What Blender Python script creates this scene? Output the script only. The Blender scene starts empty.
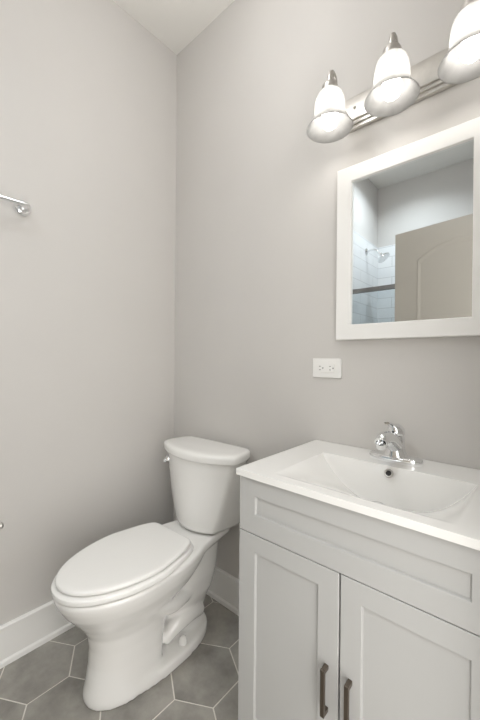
import bpy, bmesh, math, random
from mathutils import Vector, Matrix
random.seed(7)
PI = math.pi
scene = bpy.context.scene
C = scene.collection

# ---------------------------------------------------------------- camera
YAW, ROLL = 0.7230, 0.0084
cam_data = bpy.data.cameras.new('camera')
cam_data.sensor_fit = 'VERTICAL'
cam_data.sensor_height = 36.0
cam_data.lens = 36.0 * 335.4 / 720.0
cam_data.clip_start = 0.02
cam = bpy.data.objects.new('camera', cam_data)
C.objects.link(cam)
cam.matrix_world = (Matrix.Translation((1.538, -1.1812, 1.185)) @ Matrix.Rotation(YAW, 4, 'Z')
                    @ Matrix.Rotation(PI/2 - 0.0023, 4, 'X') @ Matrix.Rotation(ROLL, 4, 'Z'))
scene.camera = cam

# ---------------------------------------------------------------- light and exposure
world = bpy.data.worlds.new('hall_daylight')
scene.world = world
world.use_nodes = True
world.node_tree.nodes['Background'].inputs[0].default_value = (1.0, 0.975, 0.945, 1)
world.node_tree.nodes['Background'].inputs[1].default_value = 2.8
scene.view_settings.view_transform = 'Standard'
scene.view_settings.look = 'None'
scene.view_settings.gamma = 1
scene.view_settings.use_curve_mapping = False
scene.view_settings.exposure = 0.20
BULB_L = 15.5         # radiance of each vanity bulb
FILL_W = 6.4         # unseen globe added to fill the room with light
SPOT_W = 12.0          # recessed shower downlight
H = 2.904             # ceiling height

# ---------------------------------------------------------------- materials
def srgb(r, g, b):
    f = lambda c: (c/255/12.92) if c/255 <= .04045 else ((c/255+.055)/1.055)**2.4
    return (f(r), f(g), f(b), 1)

def mat(name, col, rough=.5, metal=0.0, noise=0.0, scale=20.0, bump=0.0, bscale=200.0, coat=0.0, spec=.5):
    m = bpy.data.materials.new(name); m.use_nodes = True
    nt = m.node_tree; b = nt.nodes['Principled BSDF']
    b.inputs['Base Color'].default_value = col
    b.inputs['Roughness'].default_value = rough
    b.inputs['Metallic'].default_value = metal
    b.inputs['Coat Weight'].default_value = coat
    b.inputs['Specular IOR Level'].default_value = spec
    tc = nt.nodes.new('ShaderNodeTexCoord')
    if noise:
        n = nt.nodes.new('ShaderNodeTexNoise'); n.inputs['Scale'].default_value = scale
        n.inputs['Detail'].default_value = 5
        nt.links.new(tc.outputs['Object'], n.inputs['Vector'])
        r = nt.nodes.new('ShaderNodeValToRGB')
        r.color_ramp.elements[0].position = .3; r.color_ramp.elements[1].position = .7
        r.color_ramp.elements[0].color = tuple(c*(1-noise) for c in col[:3]) + (1,)
        r.color_ramp.elements[1].color = tuple(min(1, c*(1+noise)) for c in col[:3]) + (1,)
        nt.links.new(n.outputs[0], r.inputs[0]); nt.links.new(r.outputs[0], b.inputs['Base Color'])
    if bump:
        n2 = nt.nodes.new('ShaderNodeTexNoise'); n2.inputs['Scale'].default_value = bscale
        nt.links.new(tc.outputs['Object'], n2.inputs['Vector'])
        bp = nt.nodes.new('ShaderNodeBump'); bp.inputs['Strength'].default_value = bump
        bp.inputs['Distance'].default_value = .001
        nt.links.new(n2.outputs[0], bp.inputs['Height']); nt.links.new(bp.outputs[0], b.inputs['Normal'])
    return m

M = {}
M['wall'] = mat('wall_paint', srgb(209, 206, 202), .75, noise=.012, scale=3, bump=.06, bscale=260)
M['ceiling'] = mat('ceiling_paint', srgb(236, 234, 229), .85, noise=.01, scale=4)
M['trim'] = mat('white_trim_paint', srgb(243, 242, 239), .35, noise=.008, scale=6)
M['cabinet'] = mat('white_cabinet_paint', srgb(186, 186, 184), .38, noise=.008, scale=5)
M['gap'] = mat('cabinet_inside', srgb(120, 118, 114), .7, noise=.02, scale=8)
M['porcelain'] = mat('glazed_porcelain', srgb(243, 242, 239), .12, coat=.6, noise=.004, scale=3)
M['seat'] = mat('seat_plastic', srgb(243, 242, 239), .16, noise=.004, scale=4)
M['solid'] = mat('cultured_marble', srgb(240, 239, 236), .16, coat=.3, noise=.004, scale=5)
M['chrome'] = mat('chrome', (.86, .87, .88, 1), .07, 1.0, noise=.01, scale=30)
M['nickel'] = mat('brushed_nickel', (.54, .52, .49, 1), .34, 1.0, noise=.06, scale=40)
M['bronze'] = mat('dark_nickel_pull', srgb(114, 105, 95), .36, .9, noise=.05, scale=60)
M['plate'] = mat('outlet_plastic', srgb(242, 241, 238), .3, noise=.004, scale=10)
M['slot'] = mat('dark_slot', srgb(35, 33, 31), .6, noise=.05, scale=10)
M['door'] = mat('door_paint', srgb(176, 170, 160), .45, noise=.01, scale=5)
M['grout'] = mat('grout', srgb(226, 222, 214), .9, noise=.05, scale=60)
M['frame'] = mat('mirror_frame_paint', srgb(244, 243, 240), .35, noise=.006, scale=6)
M['rubber'] = mat('grey_rubber', srgb(120, 118, 114), .6, noise=.03, scale=40)

def mirror_mat():
    m = bpy.data.materials.new('mirror_silver'); m.use_nodes = True
    nt = m.node_tree; b = nt.nodes['Principled BSDF']
    b.inputs['Metallic'].default_value = 1; b.inputs['Roughness'].default_value = .008
    n = nt.nodes.new('ShaderNodeTexNoise'); n.inputs['Scale'].default_value = 5
    tc = nt.nodes.new('ShaderNodeTexCoord'); nt.links.new(tc.outputs['Object'], n.inputs['Vector'])
    r = nt.nodes.new('ShaderNodeValToRGB')
    r.color_ramp.elements[0].color = (.83, .86, .87, 1); r.color_ramp.elements[1].color = (.87, .90, .91, 1)
    nt.links.new(n.outputs[0], r.inputs[0]); nt.links.new(r.outputs[0], b.inputs['Base Color'])
    return m
M['mirror'] = mirror_mat()

def tile_mat():
    m = bpy.data.materials.new('grey_stone_tile'); m.use_nodes = True
    nt = m.node_tree; b = nt.nodes['Principled BSDF']
    tc = nt.nodes.new('ShaderNodeTexCoord')
    geo = nt.nodes.new('ShaderNodeNewGeometry')
    n = nt.nodes.new('ShaderNodeTexNoise'); n.inputs['Scale'].default_value = 7; n.inputs['Detail'].default_value = 8
    n.inputs['Roughness'].default_value = .62
    off = nt.nodes.new('ShaderNodeVectorMath'); off.operation = 'ADD'
    mul = nt.nodes.new('ShaderNodeMath'); mul.operation = 'MULTIPLY'; mul.inputs[1].default_value = 37
    nt.links.new(geo.outputs['Random Per Island'], mul.inputs[0])
    nt.links.new(tc.outputs['Object'], off.inputs[0]); nt.links.new(mul.outputs[0], off.inputs[1])
    nt.links.new(off.outputs[0], n.inputs['Vector'])
    r = nt.nodes.new('ShaderNodeValToRGB')
    r.color_ramp.elements[0].position = .28; r.color_ramp.elements[1].position = .74
    r.color_ramp.elements[0].color = srgb(130, 127, 121); r.color_ramp.elements[1].color = srgb(182, 178, 170)
    nt.links.new(n.outputs[0], r.inputs[0])
    nt.links.new(r.outputs[0], b.inputs['Base Color'])
    b.inputs['Roughness'].default_value = .42
    return m
M['tile'] = tile_mat()

def wall_tile_mat():
    m = bpy.data.materials.new('white_shower_tile'); m.use_nodes = True
    nt = m.node_tree; b = nt.nodes['Principled BSDF']
    tc = nt.nodes.new('ShaderNodeTexCoord')
    geo = nt.nodes.new('ShaderNodeNewGeometry')
    sep = nt.nodes.new('ShaderNodeSeparateXYZ'); nt.links.new(tc.outputs['Object'], sep.inputs[0])
    add = nt.nodes.new('ShaderNodeMath'); add.operation = 'ADD'
    nt.links.new(sep.outputs[0], add.inputs[0]); nt.links.new(sep.outputs[1], add.inputs[1])
    cb = nt.nodes.new('ShaderNodeCombineXYZ'); nt.links.new(add.outputs[0], cb.inputs[0]); nt.links.new(sep.outputs[2], cb.inputs[1])
    br = nt.nodes.new('ShaderNodeTexBrick'); br.inputs['Scale'].default_value = 1
    br.inputs['Brick Width'].default_value = .30; br.inputs['Row Height'].default_value = .10
    br.inputs['Mortar Size'].default_value = .002
    br.inputs['Color1'].default_value = srgb(240, 241, 241); br.inputs['Color2'].default_value = srgb(234, 236, 237)
    br.inputs['Mortar'].default_value = srgb(196, 198, 198)
    nt.links.new(cb.outputs[0], br.inputs['Vector']); nt.links.new(br.outputs[0], b.inputs['Base Color'])
    b.inputs['Roughness'].default_value = .2
    return m
M['walltile'] = wall_tile_mat()

def shade_mat():
    m = bpy.data.materials.new('frosted_alabaster_glass'); m.use_nodes = True
    nt = m.node_tree; nt.nodes.remove(nt.nodes['Principled BSDF'])
    out = nt.nodes['Material Output']
    tc = nt.nodes.new('ShaderNodeTexCoord')
    n = nt.nodes.new('ShaderNodeTexNoise'); n.inputs['Scale'].default_value = 16; n.inputs['Detail'].default_value = 4
    n.inputs['Distortion'].default_value = 1.6
    nt.links.new(tc.outputs['Object'], n.inputs['Vector'])
    r = nt.nodes.new('ShaderNodeValToRGB'); r.color_ramp.elements[0].position = .3; r.color_ramp.elements[1].position = .7
    r.color_ramp.elements[0].color = (.36, .357, .35, 1); r.color_ramp.elements[1].color = (.46, .457, .45, 1)
    nt.links.new(n.outputs[0], r.inputs[0])
    d = nt.nodes.new('ShaderNodeBsdfDiffuse'); t = nt.nodes.new('ShaderNodeBsdfTranslucent')
    g = nt.nodes.new('ShaderNodeBsdfGlossy'); g.inputs['Roughness'].default_value = .2
    d.inputs[0].default_value = (.24, .238, .234, 1)
    dk = nt.nodes.new('ShaderNodeMix'); dk.data_type = 'RGBA'; dk.blend_type = 'MULTIPLY'; dk.inputs[0].default_value = 1
    dk.inputs[7].default_value = (2.12, 2.12, 2.12, 1)
    nt.links.new(r.outputs[0], dk.inputs[6]); nt.links.new(dk.outputs[2], t.inputs[0])
    mx = nt.nodes.new('ShaderNodeMixShader'); mx.inputs[0].default_value = .57
    nt.links.new(d.outputs[0], mx.inputs[1]); nt.links.new(t.outputs[0], mx.inputs[2])
    fr = nt.nodes.new('ShaderNodeFresnel'); fr.inputs[0].default_value = 1.12
    m2 = nt.nodes.new('ShaderNodeMixShader'); nt.links.new(fr.outputs[0], m2.inputs[0])
    nt.links.new(mx.outputs[0], m2.inputs[1]); nt.links.new(g.outputs[0], m2.inputs[2])
    nt.links.new(m2.outputs[0], out.inputs[0])
    return m
M['shade'] = shade_mat()

def emit_mat(name, col, s):
    m = bpy.data.materials.new(name); m.use_nodes = True
    nt = m.node_tree; nt.nodes.remove(nt.nodes['Principled BSDF'])
    e = nt.nodes.new('ShaderNodeEmission'); e.inputs[0].default_value = col; e.inputs[1].default_value = s
    nt.links.new(e.outputs[0], nt.nodes['Material Output'].inputs[0])
    return m
M['bulb'] = emit_mat('lit_bulb', (1, .965, .92, 1), BULB_L)

def glass_mat():
    m = bpy.data.materials.new('shower_glass'); m.use_nodes = True
    nt = m.node_tree; nt.nodes.remove(nt.nodes['Principled BSDF'])
    t = nt.nodes.new('ShaderNodeBsdfTransparent'); t.inputs[0].default_value = (.95, .975, .985, 1)
    g = nt.nodes.new('ShaderNodeBsdfGlossy'); g.inputs['Roughness'].default_value = .02
    fr = nt.nodes.new('ShaderNodeFresnel'); fr.inputs[0].default_value = 1.35
    mx = nt.nodes.new('ShaderNodeMixShader')
    nt.links.new(fr.outputs[0], mx.inputs[0]); nt.links.new(t.outputs[0], mx.inputs[1]); nt.links.new(g.outputs[0], mx.inputs[2])
    nt.links.new(mx.outputs[0], nt.nodes['Material Output'].inputs[0])
    return m
M['glass'] = glass_mat()

# ---------------------------------------------------------------- mesh helpers
def add_box(bm, x0, x1, y0, y1, z0, z1):
    r = bmesh.ops.create_cube(bm, size=1)['verts']
    for v in r:
        v.co = Vector(((x0+x1)/2 + v.co.x*(x1-x0), (y0+y1)/2 + v.co.y*(y1-y0), (z0+z1)/2 + v.co.z*(z1-z0)))
    return r

def add_loft(bm, rings, cap0=True, cap1=True):
    R = [[bm.verts.new(p) for p in ring] for ring in rings]
    n = len(R[0])
    for a, b in zip(R, R[1:]):
        for i in range(n):
            bm.faces.new((a[i], a[(i+1) % n], b[(i+1) % n], b[i]))
    if cap0: bm.faces.new(list(reversed(R[0])))
    if cap1: bm.faces.new(R[-1])
    return R

def add_lathe(bm, prof, mtx=None, n=40, cap0=False, cap1=False):
    mtx = mtx or Matrix.Identity(4)
    rings = [[mtx @ Vector((r*math.cos(2*PI*i/n), r*math.sin(2*PI*i/n), z)) for i in range(n)] for r, z in prof]
    return add_loft(bm, rings, cap0, cap1)

def add_tube(bm, pts, rad, n=16, caps=True):
    pts = [Vector(p) for p in pts]
    rads = rad if isinstance(rad, (list, tuple)) else [rad]*len(pts)
    rings = []; ref = None
    for i, p in enumerate(pts):
        t = (pts[min(i+1, len(pts)-1)] - pts[max(i-1, 0)]).normalized()
        if ref is None:
            ref = t.orthogonal().normalized()
        ref = (ref - t*ref.dot(t)).normalized()
        b = t.cross(ref)
        rings.append([p + (ref*math.cos(2*PI*k/n) + b*math.sin(2*PI*k/n))*rads[i] for k in range(n)])
    return add_loft(bm, rings, caps, caps)

def spline(pts, per=8):
    P = [Vector(p) for p in pts]; out = []
    for i in range(len(P)-1):
        p0, p1, p2, p3 = P[max(i-1, 0)], P[i], P[i+1], P[min(i+2, len(P)-1)]
        for k in range(per):
            t = k/per
            out.append(.5*((2*p1)+(-p0+p2)*t+(2*p0-5*p1+4*p2-p3)*t*t+(-p0+3*p1-3*p2+p3)*t**3))
    out.append(P[-1]); return out

def obj(name, bm, m, parent=None, smooth=True, bevel=0.0, angle=40, seg=2, loc=None):
    bmesh.ops.recalc_face_normals(bm, faces=bm.faces)
    me = bpy.data.meshes.new(name); bm.to_mesh(me); bm.free()
    mats = m if isinstance(m, (list, tuple)) else [m]
    for q in mats: me.materials.append(q)
    o = bpy.data.objects.new(name, me); C.objects.link(o)
    if parent: o.parent = parent
    if loc: o.location = loc
    if smooth:
        for p in me.polygons: p.use_smooth = True
    if bevel:
        b = o.modifiers.new('bevel', 'BEVEL'); b.width = bevel; b.segments = seg; b.limit_method = 'ANGLE'
        b.angle_limit = math.radians(35); b.harden_normals = True
    elif smooth:
        e = o.modifiers.new('split', 'EDGE_SPLIT'); e.split_angle = math.radians(angle)
    return o

def boxobj(name, dims, m, parent=None, bevel=.0015, **k):
    bm = bmesh.new(); add_box(bm, *dims)
    return obj(name, bm, m, parent, bevel=bevel, **k)

def thing(name, label, cat, loc=(0, 0, 0), rotz=0, group=None):
    o = bpy.data.objects.new(name, None); C.objects.link(o)
    o.empty_display_size = .05
    o.location = loc; o.rotation_euler = (0, 0, rotz); o['label'] = label; o['category'] = cat
    if group: o['group'] = group
    return o

def struct(name, bm, m, label=None, **k):
    o = obj(name, bm, m, **k); o['kind'] = 'structure'
    if label: o['label'] = label
    return o

def sbox(name, dims, m, label=None, bevel=0):
    bm = bmesh.new(); add_box(bm, *dims)
    return struct(name, bm, m, label, smooth=bool(bevel), bevel=bevel)

# ---------------------------------------------------------------- room shell
XR, YF, XS = 1.545, -2.29, .336      # right wall, front (shower) wall, shower end partition
YS = -1.56                           # front edge of the shower
T = .10
# floor: hexagon tiles standing a millimetre proud of the grout bed
def floor():
    bm = bmesh.new()
    add_box(bm, -T, 1.75, YF-T, T, -.08, -.0012)
    for f in bm.faces: f.material_index = 1
    s, ox, oy, g = .139, .003, .312, .0028
    w = math.sqrt(3)*s
    for j in range(-14, 3):
        for i in range(-2, 14):
            cx = ox + (i + (j % 2)*.5)*w; cy = oy + j*1.5*s
            if not (-.2 < cx < 1.9 and YF-.1 < cy < .2): continue
            poly = [Vector((cx + (s-g)*math.sin(PI/3*k), cy + (s-g)*math.cos(PI/3*k), 0)) for k in range(6)]
            poly = [Vector((min(max(p.x, -.02), 1.74), min(max(p.y, YF-.02), .02), 0)) for p in poly]
            vs = [bm.verts.new(p) for p in poly]
            lo = [bm.verts.new(p + Vector((0, 0, -.0016))) for p in poly]
            f = bm.faces.new(vs); f.material_index = 0
            for k in range(6):
                q = bm.faces.new((vs[k], vs[(k+1) % 6], lo[(k+1) % 6], lo[k])); q.material_index = 0
    bmesh.ops.dissolve_degenerate(bm, edges=bm.edges, dist=1e-5)
    return struct('floor', bm, [M['tile'], M['grout']], 'floor of large grey hexagon tiles with pale grout', smooth=False)
floor()
sbox('ceiling', (-T, 1.75, YF-T, T, H, H+.08), M['ceiling'], 'flat white ceiling')
sbox('wall_left', (-T, 0, YF-T, T, 0, H), M['wall'], 'pale greige wall with the towel bar')
sbox('wall_back', (0, 1.75, 0, T, 0, H), M['wall'], 'pale greige wall behind the toilet and the vanity')
sbox('wall_front', (0, XR+.11, YF-T, YF, 0, H), M['wall'], 'wall behind the shower, seen in the mirror')
sbox('wall_partition', (0, XS, YF, YS, 0, H), M['wall'], 'wall carrying the shower head, seen in the mirror')
def right_wall():
    bm = bmesh.new()
    add_box(bm, XR, XR+.11, -.55, 0, 0, H)
    add_box(bm, XR, XR+.11, YF, -1.30, 0, H)
    add_box(bm, XR, XR+.11, -1.30, -.55, 2.14, H)
    return struct('wall_right', bm, M['wall'], 'wall with the doorway', smooth=False)
right_wall()
# tile lining of the shower
bm = bmesh.new(); add_box(bm, XS, XS+.010, YF+.010, YS, 0, 2.31); add_box(bm, XS, XR, YF, YF+.010, 0, 2.31)
struct('wall_shower_tile', bm, M['walltile'], 'white tile lining of the shower', smooth=False)

def baseboard(name, axis, a, b, label):
    bm = bmesh.new()
    # board with a rounded cap, and a quarter-round shoe: profile (depth, height)
    prof = [(0, 0), (.021, 0), (.021, .010), (.019, .017), (.0135, .0215), (.0125, .0225), (.0125, .142), (.0155, .1425), (.016, .1465), (.013, .150), (0, .151)]
    def P(t, d, h): return (d, t, h) if axis == 'y' else (t, -d, h)
    add_loft(bm, [[P(t, d, h) for d, h in prof] for t in (a, b)])
    return struct(name, bm, M['trim'], label, angle=25)
baseboard('baseboard_left', 'y', YS, 0, 'white baseboard along the left wall')
baseboard('baseboard_back', 'x', .0126, .905, 'white baseboard behind the toilet')

# door leaf, standing open into the room behind the camera, seen in the mirror
def door():
    hx, hy = XR-.008, -1.335
    ang = math.atan2(-1.452-hy, .765-hx)
    L = math.hypot(.765-hx, -1.452-hy)
    d = bpy.data.objects.new('door_1', None); C.objects.link(d)
    d['kind'] = 'structure'; d['label'] = 'open interior door with arched panels, reflected in the mirror'
    d.location = (hx, hy, 0); d.rotation_euler = (0, 0, ang)
    hz = 2.10
    boxobj('door_leaf', (0, L, -.0175, .0175, .012, hz), M['door'], d, bevel=.002)
    # raised moulding of the upper arched panel and the lower panel, both faces
    for side in (-1, 1):
        y = side*.0175
        for kind in (0, 1):
            x0, x1 = .150, L-.150
            if kind == 0:
                z0, z1, rise = .98, 1.885, .09
                path = [(x0, z0), (x1, z0), (x1, z1)] + [(x1+(x0-x1)*k/14, z1 + rise*math.sin(PI*k/14)**.8) for k in range(1, 14)] + [(x0, z1)]
            else:
                path = [(x0, .2), (x1, .2), (x1, .82), (x0, .82)]
            bm = bmesh.new()
            cx = sum(p[0] for p in path)/len(path); cz = sum(p[1] for p in path)/len(path)
            rings = []
            for inset, out in ((0, -.002), (.010, .0035), (.022, .002), (.034, -.002)):
                ring = []
                for px, pz in path:
                    dx, dz = px-cx, pz-cz
                    ring.append((px - math.copysign(min(inset, abs(dx)), dx)*min(1, abs(dx)/.2), y + side*out, pz - math.copysign(min(inset, abs(dz)), dz)))
                rings.append(ring)
            add_loft(bm, rings, False, False)
            obj('panel_moulding', bm, M['door'], d, smooth=False)
    for side in (-1, 1):
        bm = bmesh.new()
        mt = Matrix.Translation((L-.065, side*.0175, .95)) @ Matrix.Rotation(-side*PI/2, 4, 'X')
        add_lathe(bm, [(.03, 0), (.03, .006), (.012, .010), (.012, .03), (.026, .04), (.03, .052), (.026, .064), (.001, .068)], mt, 24)
        obj('door_knob', bm, M['nickel'], d)
door()
bm = bmesh.new()
for y0, y1 in ((-.55, -.49), (-1.36, -1.30)): add_box(bm, XR-.014, XR, y0, y1, 0, 2.14)
add_box(bm, XR-.014, XR, -1.36, -.49, 2.14, 2.20)
for y0, y1 in ((-.565, -.55), (-1.30, -1.285)): add_box(bm, XR, XR+.11, y0, y1, 0, 2.14)
struct('trim_1', bm, M['trim'], 'white doorway casing', smooth=False)

# ---------------------------------------------------------------- toilet
def toilet():
    t = thing('toilet', 'white two-piece toilet with closed lid in the corner beside the vanity', 'toilet', (.383, -.012, 0), math.radians(2.0))
    CX = 0
    def egg(z, yf, yb, hw, n=56, pw=2.0, ymax=.5, dx=0):
        # closed outline: front half-ellipse, back half superellipse; ymax = share of length at which it is widest, from the back
        yc = yb + (yf-yb)*ymax
        ring = []
        for k in range(n):
            a = 2*PI*k/n
            c, s = math.cos(a), math.sin(a)
            e = 2.0 if s < 0 else pw
            x = math.copysign(abs(c)**(2/e), c)*hw
            y = math.copysign(abs(s)**(2/e), s)
            y = yc + (y*(yc-yf) if y < 0 else y*(yb-yc))
            ring.append((x+dx, y, z))
        return ring
    # -- bowl body: loft of horizontal outlines, foot, trapway, rear deck, fused into one ceramic surface
    bm = bmesh.new()
    rows = [  # z, front, back, half width, back power, widest
        (.000, -.658, -.39, .113, 4, .40),
        (.020, -.660, -.39, .112, 4, .40),
        (.060, -.652, -.39, .106, 4, .40),
        (.120, -.644, -.385, .100, 4, .42),
        (.180, -.642, -.37, .100, 3.6, .45),
        (.230, -.650, -.33, .107, 3, .48),
        (.270, -.672, -.29, .122, 2.4, .50),
        (.310, -.702, -.22, .143, 2.6, .52),
        (.350, -.733, -.19, .162, 2.8, .56),
        (.385, -.752, -.17, .174, 2.9, .58),
        (.408, -.760, -.17, .179, 2.9, .58),
        (.420, -.758, -.17, .177, 2.9, .58)]
    add_loft(bm, [egg(z, f, b, h, pw=p, ymax=m, dx=-.008*max(0, 1-z/.3)) for z, f, b, h, p, m in rows])
    # foot plate
    add_loft(bm, [egg(z, f, -.13, h, pw=2.6, ymax=.46) for z, f, h in ((0, -.645, .124), (.032, -.645, .124), (.043, -.640, .119))])
    # rear column with rounded back
    add_loft(bm, [egg(z, f, b, h, pw=2.6, ymax=.5) for z, f, b, h in
                  ((.0, -.36, -.135, .058), (.08, -.36, -.13, .060), (.13, -.36, -.115, .070), (.19, -.36, -.092, .092), (.26, -.38, -.070, .103), (.32, -.40, -.060, .104), (.41, -.42, -.05, .110))])
    # deck that carries the tank
    def deck(z, g):
        pts = [(-.160-g, -.42), (-.152-g, -.29), (-.126-g, -.17), (-.108-g, -.045+g), (.108+g, -.045+g), (.126+g, -.17), (.152+g, -.29), (.160+g, -.42)]
        return pts
    add_loft(bm, [[(x, y, z) for x, y in deck(z, g)] for z, g in ((.345, -.060), (.372, -.028), (.392, -.004), (.402, 0), (.418, 0), (.424, -.006))])
    # trapway bulge on both sides
    for sx in (-1, 1):
        pts = spline([(sx*.076, -.55, .335), (sx*.084, -.46, .290), (sx*.078, -.37, .235), (sx*.058, -.28, .225), (sx*.045, -.20, .25)], 6)
        add_tube(bm, pts, [.040]*len(pts), 14)
    for sx in (-1, 1):
        pts = spline([(sx*.044, -.375, .070), (sx*.052, -.340, .098), (sx*.060, -.290, .118), (sx*.062, -.24, .118), (sx*.054, -.180, .095)], 6)
        add_tube(bm, pts, [.026 + .010*math.sin(PI*i/(len(pts)-1)) for i in range(len(pts))], 14)
    b = obj('bowl', bm, M['porcelain'], t)
    b.modifiers.clear()
    rm = b.modifiers.new('fuse', 'REMESH'); rm.mode = 'VOXEL'; rm.voxel_size = .0055; rm.use_smooth_shade = True
    sm = b.modifiers.new('soften', 'SMOOTH'); sm.factor = .5; sm.iterations = 9
    # bolt caps
    for sx in (-1, 1):
        bm = bmesh.new()
        add_lathe(bm, [(.017, 0), (.0165, .014), (.013, .024), (.007, .029), (.0005, .030)], Matrix.Translation((sx*.088, -.308, .041)), 20)
        obj('bolt_cap', bm, M['porcelain'], b)
    # -- seat ring and lid
    def plan(z, g, yf=-.762, yb=-.279, hw=.181, n=72):
        ring = []
        yc = -.47
        for k in range(n):
            a = 2*PI*k/n; c, s = math.cos(a), math.sin(a)
            e = 2.05 if s < 0 else 11.0
            w = hw if s < 0 else hw
            x = math.copysign(abs(c)**(2/e), c)*(w+g)
            y = math.copysign(abs(s)**(2/e), s)
            y = yc + (y*(yc-yf+g) if y < 0 else y*(yb-yc+g))
            # the back tapers to the hinges
            if s > 0: x *= 1 - .30*(max(0, (y-yc)/(yb-yc)))**1.5
            ring.append((x, y, z))
        return ring
    bm = bmesh.new()
    add_loft(bm, [plan(.4225, -.004), plan(.424, .001), plan(.431, .0025), plan(.438, .001), plan(.4425, -.005), plan(.4435, -.020),
                  plan(.4430, -.062), plan(.424, -.068), plan(.4225, -.060)], False, False)
    obj('seat', bm, M['seat'], t)
    bm = bmesh.new()
    lid = [(.4462, -.024), (.4468, -.014), (.4490, -.0105), (.4540, -.0095), (.4580, -.011), (.4605, -.0145), (.4618, -.020), (.4626, -.034), (.4633, -.080), (.4636, -.14)]
    add_loft(bm, [plan(z, g) for z, g in lid])
    obj('seat_lid', bm, M['seat'], t)
    for sx in (-1, 1):
        bm = bmesh.new(); pts = [(sx*.045, -.292, .441), (sx*.085, -.292, .441)]
        add_tube(bm, pts, .0065, 16); add_box(bm, sx*.065-.014, sx*.065+.014, -.302, -.284, .4235, .441)
        obj('hinge', bm, M['seat'], t, bevel=.002)
    # -- tank
    def tank_plan(z, hwb, hwf, ys, bow, yb=-.012, n=10):
        pts = [(-hwb, yb), ]
        ctrl = [(-hwb, yb), (-hwf, ys)]
        ctrl += [(-hwf + 2*hwf*k/n, ys - bow*math.sin(PI*k/n)**.85) for k in range(1, n)]
        ctrl += [(hwf, ys), (hwb, yb)]
        # round the corners (Chaikin)
        P = [Vector(c) for c in ctrl]
        for _ in range(3):
            Q = []
            for i in range(len(P)):
                a, b2 = P[i], P[(i+1) % len(P)]
                w = min(.25, .022/max((b2-a).length, 1e-6)) if _ == 0 else .25
                Q += [a.lerp(b2, w), a.lerp(b2, 1-w)]
            P = Q
        return [(p.x, p.y, z) for p in P]
    bm = bmesh.new()
    rows = []
    for z, inset in ((.4265, .022), (.4300, .010), (.4370, .003), (.450, 0), (.50, 0), (.56, 0), (.62, 0), (.68, 0), (.72, 0), (.747, 0)):
        k = (z-.43)/(.747-.43)
        k2 = max(0, k)**.8
        rows.append((z, .158 + .038*k2 - inset, .124 + .098*k2 - inset, -.172 + .023*k + inset, .046 + .035*k - inset*.3))
    add_loft(bm, [tank_plan(z, a, b2, c, d) for z, a, b2, c, d in rows])
    tk = obj('tank', bm, M['porcelain'], t, angle=60)
    bm = bmesh.new()
    rows = [(.747, .016), (.7472, .003), (.749, .0008), (.755, 0), (.768, 0), (.7745, .001), (.779, .0035), (.7825, .0075), (.785, .0135), (.7862, .022), (.7868, .040)]
    add_loft(bm, [tank_plan(z, .211-g, .241-g, -.159+g, .084-.15*g, yb=-.010-g*.6) for z, g in rows])
    obj('tank_lid', bm, M['porcelain'], t, angle=60)
    # flush lever on the left front corner
    lev = bmesh.new()
    ax = Matrix.Translation((-.184, -.173, .702)) @ Matrix.Rotation(-.62, 4, 'Z') @ Matrix.Rotation(PI/2, 4, 'X')
    add_lathe(lev, [(.0165, -.012), (.0175, .004), (.016, .010), (.009, .0135), (.0005, .0145)], ax, 20)
    P = [ax @ Vector(p) for p in ((0, 0, .013), (.003, -.004, .017), (.006, -.009, .018), (.009, -.014, .016))]
    P = spline(P, 5)
    add_tube(lev, P, [.0060]*(len(P)-3) + [.0068, .0066, .005], 12)
    obj('flush_lever', lev, M['chrome'], t)['label'] = 'chrome flush lever'
    return t
toilet()

# ---------------------------------------------------------------- vanity cabinet
VX0, VX1, VY, VZ = .902, 1.512, -.457, .855
VC = 1.207
def shaker(name, x0, x1, z0, z1, rx0, rx1, rz0, rz1, parent, m):
    # one-piece panel with a recessed field
    yf, yb, rec = VY, VY+.018, .007
    bm = bmesh.new()
    o = [(x0, z0), (x1, z0), (x1, z1), (x0, z1)]; i = [(rx0, rz0), (rx1, rz0), (rx1, rz1), (rx0, rz1)]
    e = .0012
    oe = [(x0+e, z0+e), (x1-e, z0+e), (x1-e, z1-e), (x0+e, z1-e)]
    ie = [(rx0-e, rz0-e), (rx1+e, rz0-e), (rx1+e, rz1+e), (rx0-e, rz1+e)]
    i2 = [(rx0+.002, rz0+.002), (rx1-.002, rz0+.002), (rx1-.002, rz1-.002), (rx0+.002, rz1-.002)]
    add_loft(bm, [[(x, yb, z) for x, z in o], [(x, yf+e, z) for x, z in o], [(x, yf, z) for x, z in oe], [(x, yf, z) for x, z in ie],
                  [(x, yf+e, z) for x, z in i], [(x, yf+rec, z) for x, z in i2]])
    return obj(name, bm, m, parent, smooth=False)
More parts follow.
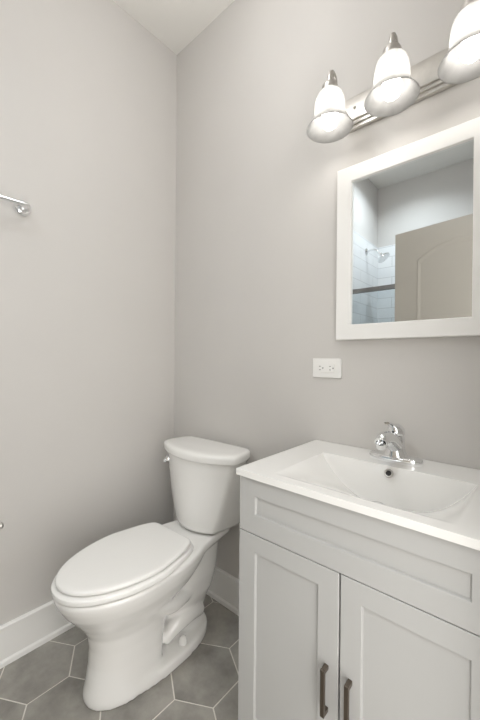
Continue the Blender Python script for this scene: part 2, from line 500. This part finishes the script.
def vanity():
    v = thing('vanity_cabinet', 'white shaker bathroom vanity cabinet with two doors under the sink', 'cabinet', (0, 0, 0))
    bm = bmesh.new()
    yb = VY+.020
    add_box(bm, VX0, VX0+.016, yb, -.004, .085, VZ); add_box(bm, VX1-.016, VX1, yb, -.004, .085, VZ)
    add_box(bm, VX0+.016, VX1-.016, yb, -.004, .085, .101)
    add_box(bm, VX0+.016, VX1-.016, -.016, -.004, .101, VZ)
    add_box(bm, VX0+.016, VX1-.016, yb, yb+.018, .690, .725)
    add_box(bm, VX0, VX1, yb+.045, -.004, .0, .085)
    obj('body', bm, M['cabinet'], v, bevel=.001)
    g = .0022
    shaker('drawer_front', VX0, VX1, .699+g/2, VZ-.001, .959, VX1-.057, .754, .804, v, M['cabinet'])
    for side in (0, 1):
        x0, x1 = (VX0, VC-g) if side == 0 else (VC+g, VX1)
        rx0, rx1 = (.960, 1.152) if side == 0 else (1.258, VX1-.057)
        d = shaker('door', x0, x1, .095, .699-g/2, rx0, rx1, .188, .649, v, M['cabinet'])
        hx = 1.177 if side == 0 else 1.234
        bm = bmesh.new(); w = .0052; o = .015
        zt, zb = .475, .367
        for z in (zt-.005, zb+.005): add_box(bm, hx-w, hx+w, VY-o, VY, z-w, z+w)
        add_box(bm, hx-w, hx+w, VY-o-.008, VY-o+.0, zb, zt)
        h = obj('handle', bm, M['bronze'], d, bevel=.0012); h['label'] = 'dark nickel square bar pull'
    return v
vanity()

# ---------------------------------------------------------------- vanity top with moulded basin
TX0, TX1, TY, TZ, TB = .897, 1.517, -.467, .8735, .8555
def ss(t):
    t = max(0, min(1, t)); return t*t*(3-2*t)
BXC, BYB, BA, BB = 1.2165, -.148, .214, .288
def basin_depth(x, y):
    # scooped floor: deepest against the upright back wall, running out to the sides and the front
    u = abs(x-BXC)/BA; yy = BYB - y
    if u >= 1 or yy <= -.001 or yy >= BB: return 0.0
    g = 1 - u**2.5
    g = max(0.0, g - .03*(1-ss(g/.09)))
    h = 1 - max(yy, 0)/BB
    h = max(0.0, h - .02*(1-ss(h/.07)))
    d = .128*g*h*ss((yy+.001)/.009)
    return d
def vanity_top():
    t = thing('vanity_sink', 'glossy white vanity top with moulded sink basin on the cabinet', 'sink', (0, 0, 0))
    bm = bmesh.new()
    xs = [TX0 + (TX1-TX0)*i/150 for i in range(151)]
    ys = [TY + (0-.002-TY)*j/150 for j in range(151)]
    # finer rows at the back wall of the basin
    ys = sorted(set(ys + [BYB + .003 - k*.0008 for k in range(40)]))
    ys = [y for i, y in enumerate(ys) if i == 0 or y-ys[i-1] > 1e-5]
    V = [[bm.verts.new((x, y, TZ - basin_depth(x, y))) for x in xs] for y in ys]
    for j in range(len(ys)-1):
        for i in range(len(xs)-1):
            bm.faces.new((V[j][i], V[j][i+1], V[j+1][i+1], V[j+1][i]))
    rim = [V[0][i] for i in range(len(xs))] + [V[j][-1] for j in range(1, len(ys))] + [V[-1][i] for i in range(len(xs)-2, -1, -1)] + [V[j][0] for j in range(len(ys)-2, 0, -1)]
    e1 = .0018
    def inward(p, d):
        return (min(max(p.x, TX0), TX1), p.y, p.z)
    mid = []
    for r in rim:
        mid.append(bm.verts.new((r.co.x, r.co.y, TB)))
    # rounded top arris
    n = len(rim)
    for i in range(n):
        bm.faces.new((rim[i], rim[(i+1) % n], mid[(i+1) % n], mid[i]))
    o = obj('countertop', bm, M['solid'], t, bevel=.002, seg=2)
    o.modifiers['bevel'].angle_limit = math.radians(60)
    # overflow ring on the back wall of the basin
    ov = Matrix.Translation((1.219, BYB-.0145, .857)) @ Matrix.Rotation(PI/2 - .55, 4, 'X')
    bm = bmesh.new()
    add_lathe(bm, [(.0128, -.004), (.0128, .0015), (.0115, .0028), (.0085, .0022), (.0078, -.003)], ov, 28)
    r = obj('overflow_ring', bm, M['nickel'], t); r['label'] = 'metal overflow ring'
    bm = bmesh.new(); add_lathe(bm, [(.0079, -.0005), (.0002, -.0005)], ov, 24); obj('overflow_hole', bm, M['slot'], r)
    dz = TZ - basin_depth(BXC, -.25)
    bm = bmesh.new(); add_lathe(bm, [(.024, -.004), (.024, .0015), (.021, .003), (.017, .002), (.016, .0035), (.0005, .0045)], Matrix.Translation((BXC, -.25, dz)), 28)
    obj('drain', bm, M['chrome'], t)
    return t
vanity_top()

# ---------------------------------------------------------------- faucet
def faucet():
    f = thing('faucet', 'chrome single-lever faucet on the back of the white vanity top', 'faucet', (1.212, -.078, TZ))
    # base plate: flattened oval with rounded top
    def oval(a, b, z, n=48, e=2.6):
        r = []
        for k in range(n):
            t = 2*PI*k/n; c, s = math.cos(t), math.sin(t)
            r.append((math.copysign(abs(c)**(2/e), c)*a, math.copysign(abs(s)**(2/e), s)*b, z))
        return r
    bm = bmesh.new()
    add_loft(bm, [oval(.077, .0285, -.0005), oval(.078, .0295, .002), oval(.078, .0295, .011), oval(.0765, .028, .0155), oval(.072, .024, .018), oval(.05, .015, .0195)])
    obj('base_plate', bm, M['chrome'], f)
    # body: cone that leans forward and swells into the spout
    bm = bmesh.new()
    def ring(cx, cy, cz, a, b, tilt, n=28):
        q = Matrix.Translation((cx, cy, cz)) @ Matrix.Rotation(tilt, 4, 'X')
        return [q @ Vector((a*math.cos(2*PI*k/n), b*math.sin(2*PI*k/n), 0)) for k in range(n)]
    add_loft(bm, [ring(0, 0, .012, .040, .028, 0), ring(0, 0, .022, .034, .0265, 0), ring(0, .001, .036, .028, .025, 0), ring(0, .003, .052, .0262, .025, 0),
                  ring(0, .004, .066, .0252, .0250, 0), ring(0, .004, .076, .0248, .0248, 0), ring(0, .004, .080, .022, .022, 0)])
    obj('body', bm, M['chrome'], f)
    # spout
    bm = bmesh.new()
    P = spline([(0, 0, .046), (0, -.036, .068), (0, -.074, .084), (0, -.110, .088), (0, -.132, .078)], 6)
    R_ = [.0240 - .0065*min(1, i/(len(P)*.75)) for i in range(len(P))]
    add_tube(bm, P, R_, 22)
    sp = obj('spout', bm, M['chrome'], f)
    bm = bmesh.new()
    q = Matrix.Translation((0, -.129, .075)) @ Matrix.Rotation(.35, 4, 'X')
    add_lathe(bm, [(.0145, .004), (.0145, -.010), (.0125, -.012), (.010, -.011), (.0005, -.010)], q, 22)
    a = obj('aerator', bm, M['chrome'], sp)
    # lever handle: dome cap with a flat blade running forward and up
    bm = bmesh.new()
    add_lathe(bm, [(.0235, .080), (.0258, .084), (.0262, .092), (.0235, .102), (.0165, .110), (.008, .1140), (.0005, .1148)], Matrix.Translation((0, .004, 0)), 26)
    blade = [(.0, .000, .103, .016, .009), (0, -.022, .111, .0145, .0075), (0, -.044, .119, .0125, .0055), (0, -.066, .1255, .0115, .0045), (0, -.080, .128, .0085, .0035)]
    add_loft(bm, [[(a_*math.cos(2*PI*k/18), y, z + h*math.sin(2*PI*k/18)) for k in range(18)] for _, y, z, a_, h in blade])
    hd = obj('lever_handle', bm, M['chrome'], f)
    bm = bmesh.new(); add_lathe(bm, [(.0038, 0), (.003, .001), (.0002, .0012)], Matrix.Translation((0, -.0222, .092)) @ Matrix.Rotation(PI/2, 4, 'X'), 14)
    obj('set_screw_cap', bm, M['slot'], hd)
faucet()

# ---------------------------------------------------------------- framed mirror
def mirror():
    x0, x1, z0, z1, fw, dep = .988, 1.454, 1.258, 1.874, .0535, .031
    t = thing('framed_mirror', 'white framed rectangular mirror above the vanity', 'mirror', (0, 0, 0))
    bm = bmesh.new()
    def R4(a, y): return [(x0+a, y, z0+a), (x1-a, y, z0+a), (x1-a, y, z1-a), (x0+a, y, z1-a)]
    add_loft(bm, [R4(0, -.002), R4(0, -dep+.002), R4(.002, -dep), R4(fw-.002, -dep), R4(fw, -dep+.002), R4(fw, -.018), R4(fw, -.002)], False, False)
    obj('frame', bm, M['frame'], t, smooth=False)
    bm = bmesh.new(); add_box(bm, x0+fw-.004, x1-fw+.004, -.0195, -.014, z0+fw-.004, z1-fw+.004)
    obj('mirror_glass', bm, M['mirror'], t, smooth=False)
mirror()

# ---------------------------------------------------------------- vanity light
def vanity_light():
    FX, DX = 1.213, .196
    t = thing('vanity_light', 'brushed nickel bar light with three frosted bell shades above the mirror', 'wall light', (0, 0, 0))
    # back plate: flat bar with three stepped ridges on the lower part and a bevel at the top
    z0, z1, x0, x1 = 2.012, 2.126, FX-.200, FX+.200
    prof = [(-.002, z0), (-.010, z0), (-.0145, z0+.003), (-.0145, z0+.011), (-.0115, z0+.0125), (-.0115, z0+.015), (-.0185, z0+.017), (-.0185, z0+.025),
            (-.0155, z0+.0265), (-.0155, z0+.029), (-.0225, z0+.031), (-.0225, z1-.006), (-.019, z1-.001), (-.002, z1)]
    bm = bmesh.new(); add_loft(bm, [[(x, y, z) for y, z in prof] for x in (x0, x1)])
    bp = obj('back_plate', bm, M['nickel'], t, bevel=.001)
    for sx in (-1, 1):
        bm = bmesh.new(); add_lathe(bm, [(.0055, 0), (.005, .003), (.003, .0045), (.0002, .005)], Matrix.Translation((FX+sx*.165, -.0225, 2.082)) @ Matrix.Rotation(PI/2, 4, 'X'), 16)
        obj('screw', bm, M['nickel'], bp)
    for k in (-1, 0, 1):
        x = FX + k*DX; yb = -.150; zr = 1.955
        zt = zr + .122
        bm = bmesh.new()
        P = spline([(x, -.020, 2.068), (x, -.060, 2.070), (x, -.090, 2.084), (x, -.107, 2.110), (x, -.114, 2.137), (x, -.128, 2.150), (x, -.143, 2.145), (x, yb, 2.126), (x, yb, zt+.012)], 6)
        add_tube(bm, P, .0078, 14)
        arm = obj('arm', bm, M['nickel'], t)
        bm = bmesh.new()
        add_lathe(bm, [(.0005, .025), (.012, .0245), (.0235, .0225), (.0255, .019), (.0260, .008), (.0272, .007), (.0280, .003), (.0280, -.005), (.0225, -.006), (.0005, -.006)], Matrix.Translation((x, yb, zt)), 30)
        obj('socket_cap', bm, M['nickel'], arm)
        prof = [(.026, .000), (.036, -.006), (.0435, -.018), (.0475, -.034), (.0497, -.056), (.0505, -.076), (.0525, -.090), (.0580, -.104), (.0660, -.117), (.0745, -.128)]
        outer = [(r, z) for r, z in prof]
        inner = [(r-.0020, z) for r, z in reversed(prof)]
        bm = bmesh.new()
        add_lathe(bm, [(r, z*.95) for r, z in outer + [(.0752, -.1292), (.0745, -.1296)] + inner], Matrix.Translation((x, yb, zt)), 48)
        obj('shade', bm, M['shade'], t, angle=80)
        bm = bmesh.new()
        add_lathe(bm, [(.012, -.006), (.013, -.044), (.019, -.060), (.0265, -.080), (.0275, -.094), (.0235, -.110), (.013, -.120), (.0005, -.123)], Matrix.Translation((x, yb, zt)), 28)
        b = obj('bulb', bm, M['bulb'], t)
vanity_light()

# ---------------------------------------------------------------- outlet
def outlet():
    t = thing('power_outlet', 'white horizontal power outlet on the wall left of the mirror', 'outlet', (.9405, -.001, 1.154))
    boxobj('cover_plate', (-.059, .059, -.006, 0, -.0368, .0368), M['plate'], t, bevel=.0025)
    r = boxobj('receptacle', (-.0335, .0335, -.0085, -.004, -.0165, .0165), M['plate'], t, bevel=.001)
    for cx in (-.021, .021):
        for dz in (-.0065, .0065):
            boxobj('slot', (cx-.0085, cx-.0015, -.0088, -.007, dz-.0011, dz+.0011), M['slot'], r, bevel=0)
        bm = bmesh.new(); add_lathe(bm, [(.0026, 0), (.0001, 0)], Matrix.Translation((cx+.0075, -.0088, 0)) @ Matrix.Rotation(PI/2, 4, 'X'), 14)
        obj('ground_hole', bm, M['slot'], r)
    for cx in (-.0485, .0485):
        bm = bmesh.new(); add_lathe(bm, [(.003, 0), (.0025, .001), (.0001, .0012)], Matrix.Translation((cx, -.006, 0)) @ Matrix.Rotation(PI/2, 4, 'X'), 14)
        obj('screw', bm, M['plate'], t)
outlet()

# ---------------------------------------------------------------- towel bar and paper holder on the left wall
def towel_bar():
    y1, y0, z = -.757, -1.37, 1.777
    t = thing('towel_bar', 'chrome towel bar on the left wall above the toilet', 'towel bar', (0, 0, 0))
    for y in (y1, y0):
        bm = bmesh.new()
        add_lathe(bm, [(.030, .001), (.0315, .004), (.0305, .010), (.026, .014), (.022, .0135), (.017, .015), (.0135, .022), (.0125, .036), (.0125, .052), (.010, .0575), (.0003, .058)],
                  Matrix.Translation((0, y, z)) @ Matrix.Rotation(PI/2, 4, 'Y'), 30)
        obj('post', bm, M['chrome'], t)
    bm = bmesh.new(); add_tube(bm, [(.050, y0-.013, z), (.050, y0-.011, z), (.050, y1+.011, z), (.050, y1+.013, z)], [.006, .0085, .0085, .006], 18); obj('bar', bm, M['chrome'], t)
towel_bar()
def paper_holder():
    y, z = -.824, .560
    t = thing('toilet_paper_holder', 'grey metal paper holder end at the left edge, above the baseboard', 'paper holder', (0, 0, 0))
    bm = bmesh.new()
    add_lathe(bm, [(.024, .001), (.024, .005), (.016, .010), (.010, .016), (.010, .060), (.0003, .064)], Matrix.Translation((0, y-.16, z)) @ Matrix.Rotation(PI/2, 4, 'Y'), 24)
    obj('post', bm, M['nickel'], t)
    bm = bmesh.new(); add_tube(bm, [(.055, y-.165, z), (.055, y-.012, z)], .007, 16)
    add_lathe(bm, [(.0005, -.003), (.010, -.001), (.0115, .006), (.008, .012), (.0005, .014)], Matrix.Translation((.055, y-.014, z)) @ Matrix.Rotation(-PI/2, 4, 'X'), 20)
    obj('arm', bm, M['nickel'], t)
paper_holder()

# ---------------------------------------------------------------- shower, seen in the mirror
def shower():
    t = thing('shower_fixture', 'chrome shower head on the tiled wall, reflected in the mirror', 'shower head', (0, 0, 0))
    fx, fy, fz = XS+.010, -1.97, 2.195
    bm = bmesh.new()
    add_lathe(bm, [(.030, .0005), (.030, .004), (.022, .010), (.0115, .013)], Matrix.Translation((fx, fy, fz)) @ Matrix.Rotation(PI/2, 4, 'Y'), 26)
    obj('flange', bm, M['chrome'], t)
    P = spline([(fx, fy, fz), (fx+.05, fy, fz+.006), (fx+.095, fy, fz-.012), (fx+.125, fy, fz-.048)], 6)
    bm = bmesh.new(); add_tube(bm, P, .0095, 14); obj('arm', bm, M['chrome'], t)
    bm = bmesh.new()
    q = Matrix.Translation((fx+.125, fy, fz-.044)) @ Matrix.Rotation(-.65, 4, 'Y')
    add_lathe(bm, [(.012, .008), (.016, -.002), (.014, -.014), (.024, -.026), (.050, -.044), (.058, -.052), (.057, -.060), (.0005, -.062)], q, 30)
    obj('spray_head', bm, M['chrome'], t)
    d = thing('shower_door', 'clear glass shower screen with dark metal top rail, reflected in the mirror', 'shower door', (0, 0, 0))
    y = YS-.03
    bm = bmesh.new(); add_box(bm, XS+.002, XR-.002, y-.004, y+.004, .10, 1.745); obj('glass', bm, M['glass'], d, smooth=False)
    boxobj('rail', (XS+.001, XR-.001, y-.014, y+.014, 1.740, 1.775), mat('rail_metal', (.30, .30, .30, 1), .35, .9, noise=.05, scale=30), d, bevel=.003)
    s = thing('shower_pan', 'white shower pan behind the glass screen', 'shower pan', (0, 0, 0))
    bm = bmesh.new()
    def R4(g, z): return [(XS+.012+g, YF+.012+g, z), (XR-.002-g, YF+.012+g, z), (XR-.002-g, YS-g*.5, z), (XS+.012+g, YS-g*.5, z)]
    add_loft(bm, [R4(0, .001), R4(0, .092), R4(.004, .098), R4(.06, .098), R4(.075, .05), R4(.25, .045)])
    obj('pan', bm, M['solid'], s, bevel=.003)
shower()

# ---------------------------------------------------------------- added fill globe (no such lamp known) and shower downlight, above the picture
def fill_lamp():
    t = thing('fill_lamp', 'added round white fill globe under the ceiling, unseen above the picture', 'ceiling lamp', (.82, -.60, H))
    bm = bmesh.new(); add_lathe(bm, [(.105, 0), (.105, -.010), (.098, -.016), (.076, -.016), (.074, -.010)], None, 36); obj('trim_ring', bm, M['trim'], t)
    bm = bmesh.new(); add_lathe(bm, [(.012, -.010), (.012, -.26), (.045, -.262), (.050, -.30)], None, 24); obj('stem', bm, M['nickel'], t)
    bm = bmesh.new(); add_lathe(bm, [(.048, -.285), (.100, -.305), (.122, -.345), (.108, -.390), (.065, -.420), (.0005, -.430)], None, 36)
    obj('globe', bm, emit_mat('fill_globe_glow', (.99, .985, .99, 1), FILL_W/(PI*.12)), t)
    d = thing('downlight', 'small cylinder downlight on the ceiling before the shower', 'ceiling lamp', (.72, -1.80, H))
    bm = bmesh.new(); add_lathe(bm, [(.060, 0), (.060, -.040), (.056, -.042), (.053, -.040), (.053, -.004)], None, 36); obj('baffle', bm, M['trim'], d)
    bm = bmesh.new(); add_lathe(bm, [(.050, -.006), (.0005, -.006)], None, 36); obj('lens', bm, emit_mat('lit_downlight_lens', (.86, .94, 1, 1), SPOT_W/(PI*.0078)), d)
fill_lamp()
